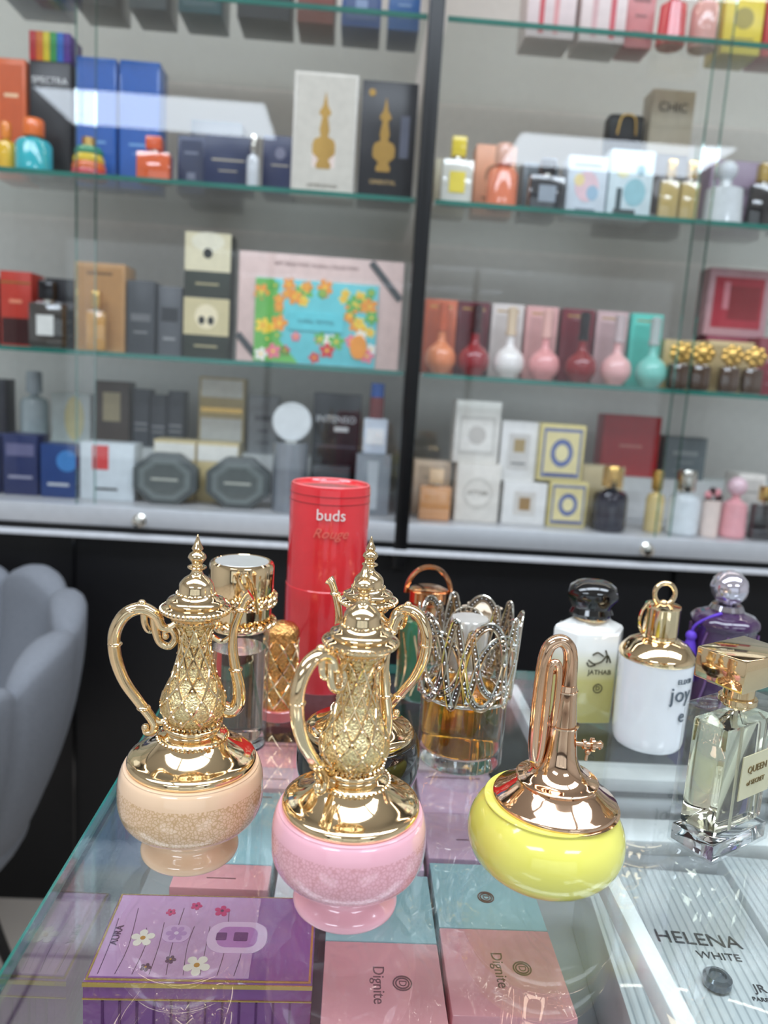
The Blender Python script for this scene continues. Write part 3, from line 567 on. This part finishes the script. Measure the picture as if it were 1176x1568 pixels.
# small ornate gold bottle
m=MB(); m.lathe([(0,0),(.0135,0),(.014,.002),(.013,.006),(.0125,.010),(.0125,.060),(.0135,.064),(.0125,.068),(.010,.071),(.004,.073),(0,.074)],P((224,170,104),.18,1,var=.3,bump=.8,bscale=500,name='ornate_gold'),seg=40)
for sg in (1,-1):
    for k in range(7):
        m.tube([(.0128*math.cos(2*pi*k/7+sg*t*.25),.0128*math.sin(2*pi*k/7+sg*t*.25),.010+t*.005) for t in range(11)],.0009,GOLD,sub=2,seg=6)
m.cyl((0,0,0),.0155,.008,P((206,106,106),.2,coat=1)); m.done('filigree_perfume_bottle',(-.045,.548,CZ+.0002))

# red tube
m=MB(); RED=P((222,46,54),.2,coat=.8,var=.05,name='red_tube')
R_=.0325
m.lathe([(0,0),(R_,0),(R_+.0005,.001),(R_+.0005,.085),(R_,.0855),(R_,.166),(R_-.0006,.168),(R_-.003,.168),(R_-.004,.1665),(0,.1665)],RED,seg=64)
m.lathe([(R_-.0026,.1682),(R_-.0018,.1690),(R_-.001,.1682)],P((236,110,110),.3),seg=64)
def wrap_text(m,t,size,z,mat,M0,rad,a0=-90,sx=1.0,shear=0):
    c=bpy.data.curves.new('t','FONT'); c.body=t; c.size=size; c.align_x='CENTER'; c.extrude=.0002; c.resolution_u=3; c.shear=shear
    o=bpy.data.objects.new('t',c); COL.objects.link(o); dg=bpy.context.evaluated_depsgraph_get(); dg.update(); me=bpy.data.meshes.new_from_object(o.evaluated_get(dg)); b=bmesh.new(); b.from_mesh(me)
    bpy.data.objects.remove(o); bpy.data.meshes.remove(me)
    for v in b.verts:
        a=math.radians(a0)+v.co.x*sx/rad; q=rad+.0004+v.co.z; v.co=Vector((q*math.cos(a),q*math.sin(a),z+v.co.y))
    m.merge(b,mat,M0)
wrap_text(m,'buds',.0125,.143,C((246,232,228)),Matrix(),R_,-86)
wrap_text(m,'Rouge',.011,.129,C((232,110,96),.3),Matrix(),R_,-86,shear=.4)
for z in (.155,.161): m.lathe([(R_,z),(R_+.0004,z+.0003),(R_,z+.0006)],C((150,26,34)),seg=64)
m.done('red_cylinder_gift_tube',(-.0165,.620,CZ+.0002))

# crown bottle
m=MB(); r=.0292
m.lathe([(0,0),(r*.95,0),(r,.0015),(r,.055),(r*.94,.062),(r*.5,.068),(r*.45,.072),(0,.072)],CLEAR,seg=56)
m.lathe([(0,.0005),(r*.92,.0005),(r*.95,.002),(r*.95,.0105),(0,.0105)],REALGL,seg=56)
m.lathe([(0,.0110),(r*.90,.0110),(r*.93,.013),(r*.93,.050),(0,.050)],P((250,180,64),.0,trans=1,ior=1.33,var=.02,name='amber_liquid'),seg=56)
m.lathe([(0,.066),(.0125,.066),(.0130,.068),(.0130,.098),(.0120,.100),(0,.100)],P((226,222,214),.2,.5,name='pearl_cap'),seg=40)
def cr(z): return r*.99+.0015+(z-.042)*.055
bead=P((240,240,244),.08,.9,name='rhinestone')
CRM=P((206,184,156),.12,1,name='champagne_metal')
DKS=P((120,112,104),.3,1,name='dark_setting')
def ribbon(path,wd,rad=.00085):
    """path: list of (angle,z) closed; two rails with rows of stones between on a dark setting"""
    N_=len(path); L_=[];R__=[];B1=[];C1=[];C2=[]
    for i in range(N_):
        a0,z0=path[i-1];a1,z1=path[(i+1)%N_]; a,z=path[i]
        da=(a1-a0+pi)%(2*pi)-pi; R1=cr(z); tx,tz=da*R1,z1-z0; l=math.hypot(tx,tz) or 1; nx,nz=-tz/l,tx/l
        for s_,lst,cl in ((1,L_,C1),(-1,R__,C2)):
            aa=a+s_*wd*nx/R1; zz=z+s_*wd*nz; q=cr(zz)+.0006; lst.append((q*math.cos(aa),q*math.sin(aa),zz)); q-=.0004; cl.append((q*math.cos(aa),q*math.sin(aa),zz))
        q=cr(z)+.0006; B1.append((q*math.cos(a),q*math.sin(a),z))
    bq=bmesh.new(); va=[bq.verts.new(p) for p in C1]; vb=[bq.verts.new(p) for p in C2]
    for i in range(N_): bq.faces.new((va[i],va[(i+1)%N_],vb[(i+1)%N_],vb[i]))
    m.merge(bq,DKS,None,True)
    m.tube(L_,rad,SILV,closed=True,seg=8); m.tube(R__,rad,CRM,closed=True,seg=8)
    out=[B1[0]]
    for p in B1[1:]:
        if (Vector(p)-Vector(out[-1])).length>.0020: out.append(p)
    m.beads(out,.0008,bead)
def wavy(n,ph,z0,am,N_=220,pw=.75,sk=0):
    o=[]
    for i in range(N_):
        a=2*pi*i/N_; s_=math.sin(n*a+ph); o.append((a+sk*math.cos(n*a+ph),z0+am*math.copysign(abs(s_)**pw,s_)))
    return o
ribbon(wavy(5,0,.0775,.0285,sk=.13),.0019); ribbon(wavy(5,pi,.0765,.0285,sk=-.13),.0019); ribbon(wavy(5,pi/2,.074,.022,sk=-.18),.0016); ribbon(wavy(5,-pi/2,.078,.022,sk=.18),.0016)
m.tube([(cr(.049)*math.cos(2*pi*i/60),cr(.049)*math.sin(2*pi*i/60),.049) for i in range(60)],.0011,SILV,closed=True,seg=8)
m.done('crown_top_perfume_bottle',(.0845,.493,CZ+.0002),12)

# ring-handle green bottle behind crown bottle
m=MB()
m.lathe([(0,0),(.020,0),(.021,.002),(.021,.058),(.018,.064),(.009,.067),(0,.067)],P((36,100,70),.08,coat=1,name='green_glass'),seg=40)
for k in range(12): a=2*pi*k/12; m.tube([(.0213*math.cos(a),.0213*math.sin(a),.006),(.0213*math.cos(a+.25),.0213*math.sin(a+.25),.03),(.0213*math.cos(a),.0213*math.sin(a),.056)],.0009,GOLD,sub=4,seg=6)
m.lathe([(0,.064),(.013,.064),(.0135,.066),(.0135,.078),(.016,.080),(.016,.089),(.012,.091),(0,.091)],P((232,176,130),.1,1,name='copper_gold'),seg=40)
m.tube([(-.018*math.cos(pi*i/16),0,.086+.022*math.sin(pi*i/16)) for i in range(17)],.0019,P((232,170,128),.1,1),sub=2,seg=10)
m.done('ring_handle_perfume_bottle',(.067,.600,CZ+.0002))
# low pearl stopper bottle
m=MB(); m.lathe([(0,0),(.016,0),(.017,.002),(.017,.05),(.008,.06),(.008,.066),(0,.066)],CLEAR,seg=32); m.sphere((0,0,.076),.013,P((234,214,188),.15,coat=1),(1.1,1,.8)); m.flower(0,0,.016,P((234,214,188),.2),GOLD,T(0,-.004,.084),6); m.done('pearl_stopper_perfume_bottle',(.107,.578,CZ+.0002))

# white/yellow faceted bottle with black cap
def hexprism(m,w,d,z0,z1,mat,ch=.35,bev=.0012):
    c=w*ch*.5; pts=[(-w/2,0),(-w/2+c,-d/2),(w/2-c,-d/2),(w/2,0),(w/2-c,d/2),(-w/2+c,d/2)]
    m.poly(pts,z1-z0,mat,T(0,0,z0),bev)
def grad(c0,c1,z0,z1,rough=.1):
    m=bpy.data.materials.new('gradient_glass'); m.use_nodes=True; nt=m.node_tree; b=nt.nodes['Principled BSDF']; N=nt.nodes.new; L=nt.links.new
    tc=N('ShaderNodeTexCoord'); sp=N('ShaderNodeSeparateXYZ'); mr=N('ShaderNodeMapRange'); mr.inputs[1].default_value=z0; mr.inputs[2].default_value=z1; cr_=N('ShaderNodeValToRGB')
    cr_.color_ramp.elements[0].color=(*lin(c0),1); cr_.color_ramp.elements[1].color=(*lin(c1),1)
    L(tc.outputs['Object'],sp.inputs[0]); L(sp.outputs['Z'],mr.inputs[0]); L(mr.outputs[0],cr_.inputs[0]); L(cr_.outputs[0],b.inputs['Base Color']); b.inputs['Roughness'].default_value=rough; b.inputs['Coat Weight'].default_value=1
    return m
m=MB()
hexprism(m,.058,.036,.0,.072,grad((206,196,120),(240,240,236),.034,.060),.42)
m.lathe([(.0285,.072),(.0270,.0745),(.017,.079),(.0125,.080),(.0125,.084),(0,.084)],P((238,238,234),.12,coat=1),Matrix.Diagonal((1,.62,1,1)),seg=6)
m.lathe([(0,.082),(.0165,.082),(.0178,.085),(.0160,.089),(.0190,.094),(.0205,.099),(.0185,.105),(.0130,.109),(.006,.1105),(0,.1105)],BLKG,Matrix.Diagonal((1,.85,1,1)),seg=10)
m.lathe([(0,.080),(.013,.080),(.0135,.081),(.0135,.083),(0,.083)],GOLD,seg=24)
Kk=C((70,64,44)); m.text('JATHAB',.0054,Kk,T(.004,-.0182,.042)@FRONT); 
for pts in ([(-.009,.052),(-.004,.049),(.002,.051),(.006,.056),(.009,.050)],[(-.006,.056),(-.002,.058),(.003,.055)],[(.004,.060),(.006,.055),(.006,.050)],[(-.010,.050),(-.008,.047),(-.003,.048)]):
    m.tube([(a+.003,-.0183,b_) for a,b_ in pts],.0006,Kk,sub=4,seg=6)
m.tube([(.004+.0035*math.cos(t/16*2*pi),-.0183,.029+.0035*math.sin(t/16*2*pi)) for t in range(16)],.0004,Kk,closed=True,seg=6); m.text('D',.005,Kk,T(.004,-.0182,.029)@FRONT)
m.done('faceted_perfume_bottle',(.193,.575,CZ+.0002),6)

# white bottle with gold shoulder and ring
m=MB()
m.lathe([(0,0),(.0205,0),(.0238,.001),(.0250,.004),(.0256,.012),(.0262,.040),(.0266,.062),(.0266,.0665)],P((240,242,246),.12,coat=1,var=.02,name='white_lacquer'),seg=56,sub=2)
m.lathe([(.0266,.0660),(.0272,.0670),(.0272,.0690),(.0260,.0712),(.0210,.0770),(.0150,.0800),(.0120,.0810),(.0118,.0830),(.0124,.0838),(.0124,.1030),(.0128,.1040),(.0124,.1055),(.0060,.1062),(0,.1062)],GOLD,seg=56)
m.tube([(.0075*math.cos(t/30*2*pi),0,.1135+.0080*math.sin(t/30*2*pi)) for t in range(30)],.0019,GOLD,closed=True,seg=12)
m.sphere((0,0,.1065),.0028,GOLD); m.tube([(-.0124,0,.083),(-.0160,0,.090),(-.0150,0,.100),(-.0100,0,.1075)],.0012,GOLD,sub=5,seg=8)
K=C((90,100,110)); wrap_text(m,'ELIXIR',.0050,.055,K,Matrix(),.0267,-62); wrap_text(m,'joy',.016,.042,K,Matrix(),.0266,-66); wrap_text(m,'e',.014,.026,K,Matrix(),.0263,-60)
m.done('ring_cap_perfume_bottle',(.231,.532,CZ+.0002))

# purple bottle with crystal ball stopper and tassel
m=MB(); PUR=P((66,40,76),.08,coat=1,var=.1,name='purple_glass')
m.lathe([(0,0),(.022,0),(.0245,.003),(.0262,.02),(.0265,.050),(.0255,.066),(.0270,.070),(.0270,.074),(.0235,.078),(.0150,.081),(.011,.083),(0,.083)],PUR,seg=56,sub=2,flute=(10,.018))
for k in range(10):
    a=2*pi*k/10; m.tube([(.0272*math.cos(a),.0272*math.sin(a),.006),(.0276*math.cos(a+.16),.0276*math.sin(a+.16),.03),(.0272*math.cos(a-.1),.0272*math.sin(a-.1),.05),(.0268*math.cos(a),.0268*math.sin(a),.066)],.0008,P((120,84,136),.1,coat=1),sub=4,seg=6)
m.lathe([(0,.081),(.013,.081),(.014,.083),(.012,.087),(0,.088)],P((200,196,206),.1,1),seg=32)
b=bmesh.new(); bmesh.ops.create_icosphere(b,subdivisions=2,radius=.0155); m.merge(b,P((225,218,230),.03,.85,name='faceted_crystal'),T(0,0,.101),False)
VIO=P((104,66,200),.6,name='violet_thread')
m.tube([(-.010,-.012,.082),(-.020,-.012,.078),(-.0285,-.008,.070),(-.030,-.006,.062)],.0012,VIO,sub=4,seg=8); m.sphere((-.030,-.006,.060),.0045,VIO)
for k in range(16):
    a=2*pi*k/16; m.tube([(-.030+.002*math.cos(a),-.006+.002*math.sin(a),.058),(-.030+.0045*math.cos(a),-.006+.0045*math.sin(a),.045),(-.030+.0055*math.cos(a),-.006+.0055*math.sin(a),.022)],.0011,VIO,sub=3,seg=6)
m.done('crystal_ball_perfume_bottle',(.320,.612,CZ+.0002))

# square clear bottle with gold cap
m=MB(); w_,d=.056,.030
m.box((0,0,.0425),(w_,d,.085),CLEAR,.0015)
m.box((0,0,.006),(w_-.003,d-.003,.010),REALGL,.001); m.box((0,0,.045),(w_-.008,d-.008,.064),P((250,247,220),.0,trans=1,ior=1.33,var=.01,name='pale_yellow_liquid'),.002)
m.cyl((0,0,.083),.0085,.016,GOLD); m.cyl((0,0,.085),.0105,.004,GOLD); m.box((0,0,.0975),(.032,.022,.003),GOLD,.0006)
m.box((0,0,.108),(.046,.030,.018),GOLD,.0012)
m.cyl((0,0,.012),.0012,.072,C((220,220,210)),seg=10)
m.box((.002,-d/2-.0004,.048),(.030,.0006,.026),P((220,212,176),.3,.2)); m.text('QUEEN',.0058,C((120,100,60)),T(.002,-d/2-.0009,.052)@FRONT); m.text('of SECRET',.0040,C((120,100,60)),T(.002,-d/2-.0009,.044)@FRONT)
m.done('square_perfume_bottle',(.226,.406,CZ+.0002),32)

# ------------------------------------------------------------------ scalloped chair
FAB=P((128,131,138),.9,var=.05,bump=.15,bscale=180,name='grey_velvet')
m=MB(); b=bmesh.new(); NT=140; span=math.radians(280); back=math.radians(55); NP=9
rows=[]
for i in range(NT+1):
    u=i/NT; th=back-span/2+u*span; dv=abs(u-.5)*2
    lob=abs(math.sin(pi*NP*u))**.45
    H=.22+.125*(1-dv**1.5)
    H-=.034*(1-lob)
    bul=.30+.70*lob; th_=.032*bul
    col=[]
    prof=[]
    K=12
    for k in range(K+1): prof.append((-1,k/K))
    for k in range(1,6): prof.append((-math.cos(pi*k/6),1+math.sin(pi*k/6)*.05))
    for k in range(K,-1,-1): prof.append((1,k/K))
    for sd,t in prof:
        R0=.19+.085*math.sin(min(t,1)*pi/2)**.8
        rr=R0-sd*th_*(1 if sd>0 else .7)
        col.append(b.verts.new((rr*math.cos(th),rr*math.sin(th),.50+t*H)))
    rows.append(col)
for i in range(NT):
    for k in range(len(rows[0])-1): b.faces.new((rows[i][k],rows[i+1][k],rows[i+1][k+1],rows[i][k+1]))
for rw in (rows[0],rows[-1]): b.faces.new(rw if rw is rows[0] else rw[::-1])
bmesh.ops.recalc_face_normals(b,faces=b.faces[:])
m.merge(b,FAB,None,True)
m.lathe([(0,.46),(.17,.46),(.205,.475),(.215,.505),(.20,.53),(.15,.545),(0,.55)],FAB,seg=48,sub=2)
for k in range(4):
    a=pi/4+k*pi/2; m.tube([(.11*math.cos(a),.11*math.sin(a),.47),(.20*math.cos(a),.20*math.sin(a),FZ+.0005)],[.014,.009],BLK,sub=2,seg=10)
m.done('scalloped_armchair',(-.675,1.06,0.0),sharp=60)

# ------------------------------------------------------------------ camera
F=1177.0;p=math.radians(9.4);r=0.065;yw=0.045
Fv=Vector((math.sin(yw)*math.cos(p),math.cos(yw)*math.cos(p),-math.sin(p))); R0=Vector((math.cos(yw),-math.sin(yw),0)); U0=R0.cross(Fv)
Rc=R0*math.cos(r)+U0*math.sin(r); Uc=U0*math.cos(r)-R0*math.sin(r)
cd=bpy.data.cameras.new('camera'); cam=bpy.data.objects.new('camera',cd); COL.objects.link(cam)
M=Matrix((Rc,Uc,-Fv)).transposed().to_4x4(); M.translation=Vector((0,0,1.2)); cam.matrix_world=M
cd.sensor_fit='HORIZONTAL'; cd.sensor_width=36; cd.lens=36*F/1176; cd.clip_start=.02
cd.dof.use_dof=True; cd.dof.focus_distance=.42; cd.dof.aperture_fstop=9
bpy.context.scene.camera=cam
bpy.context.scene.view_settings.view_transform='Standard'
bpy.context.scene.view_settings.exposure=-0.3
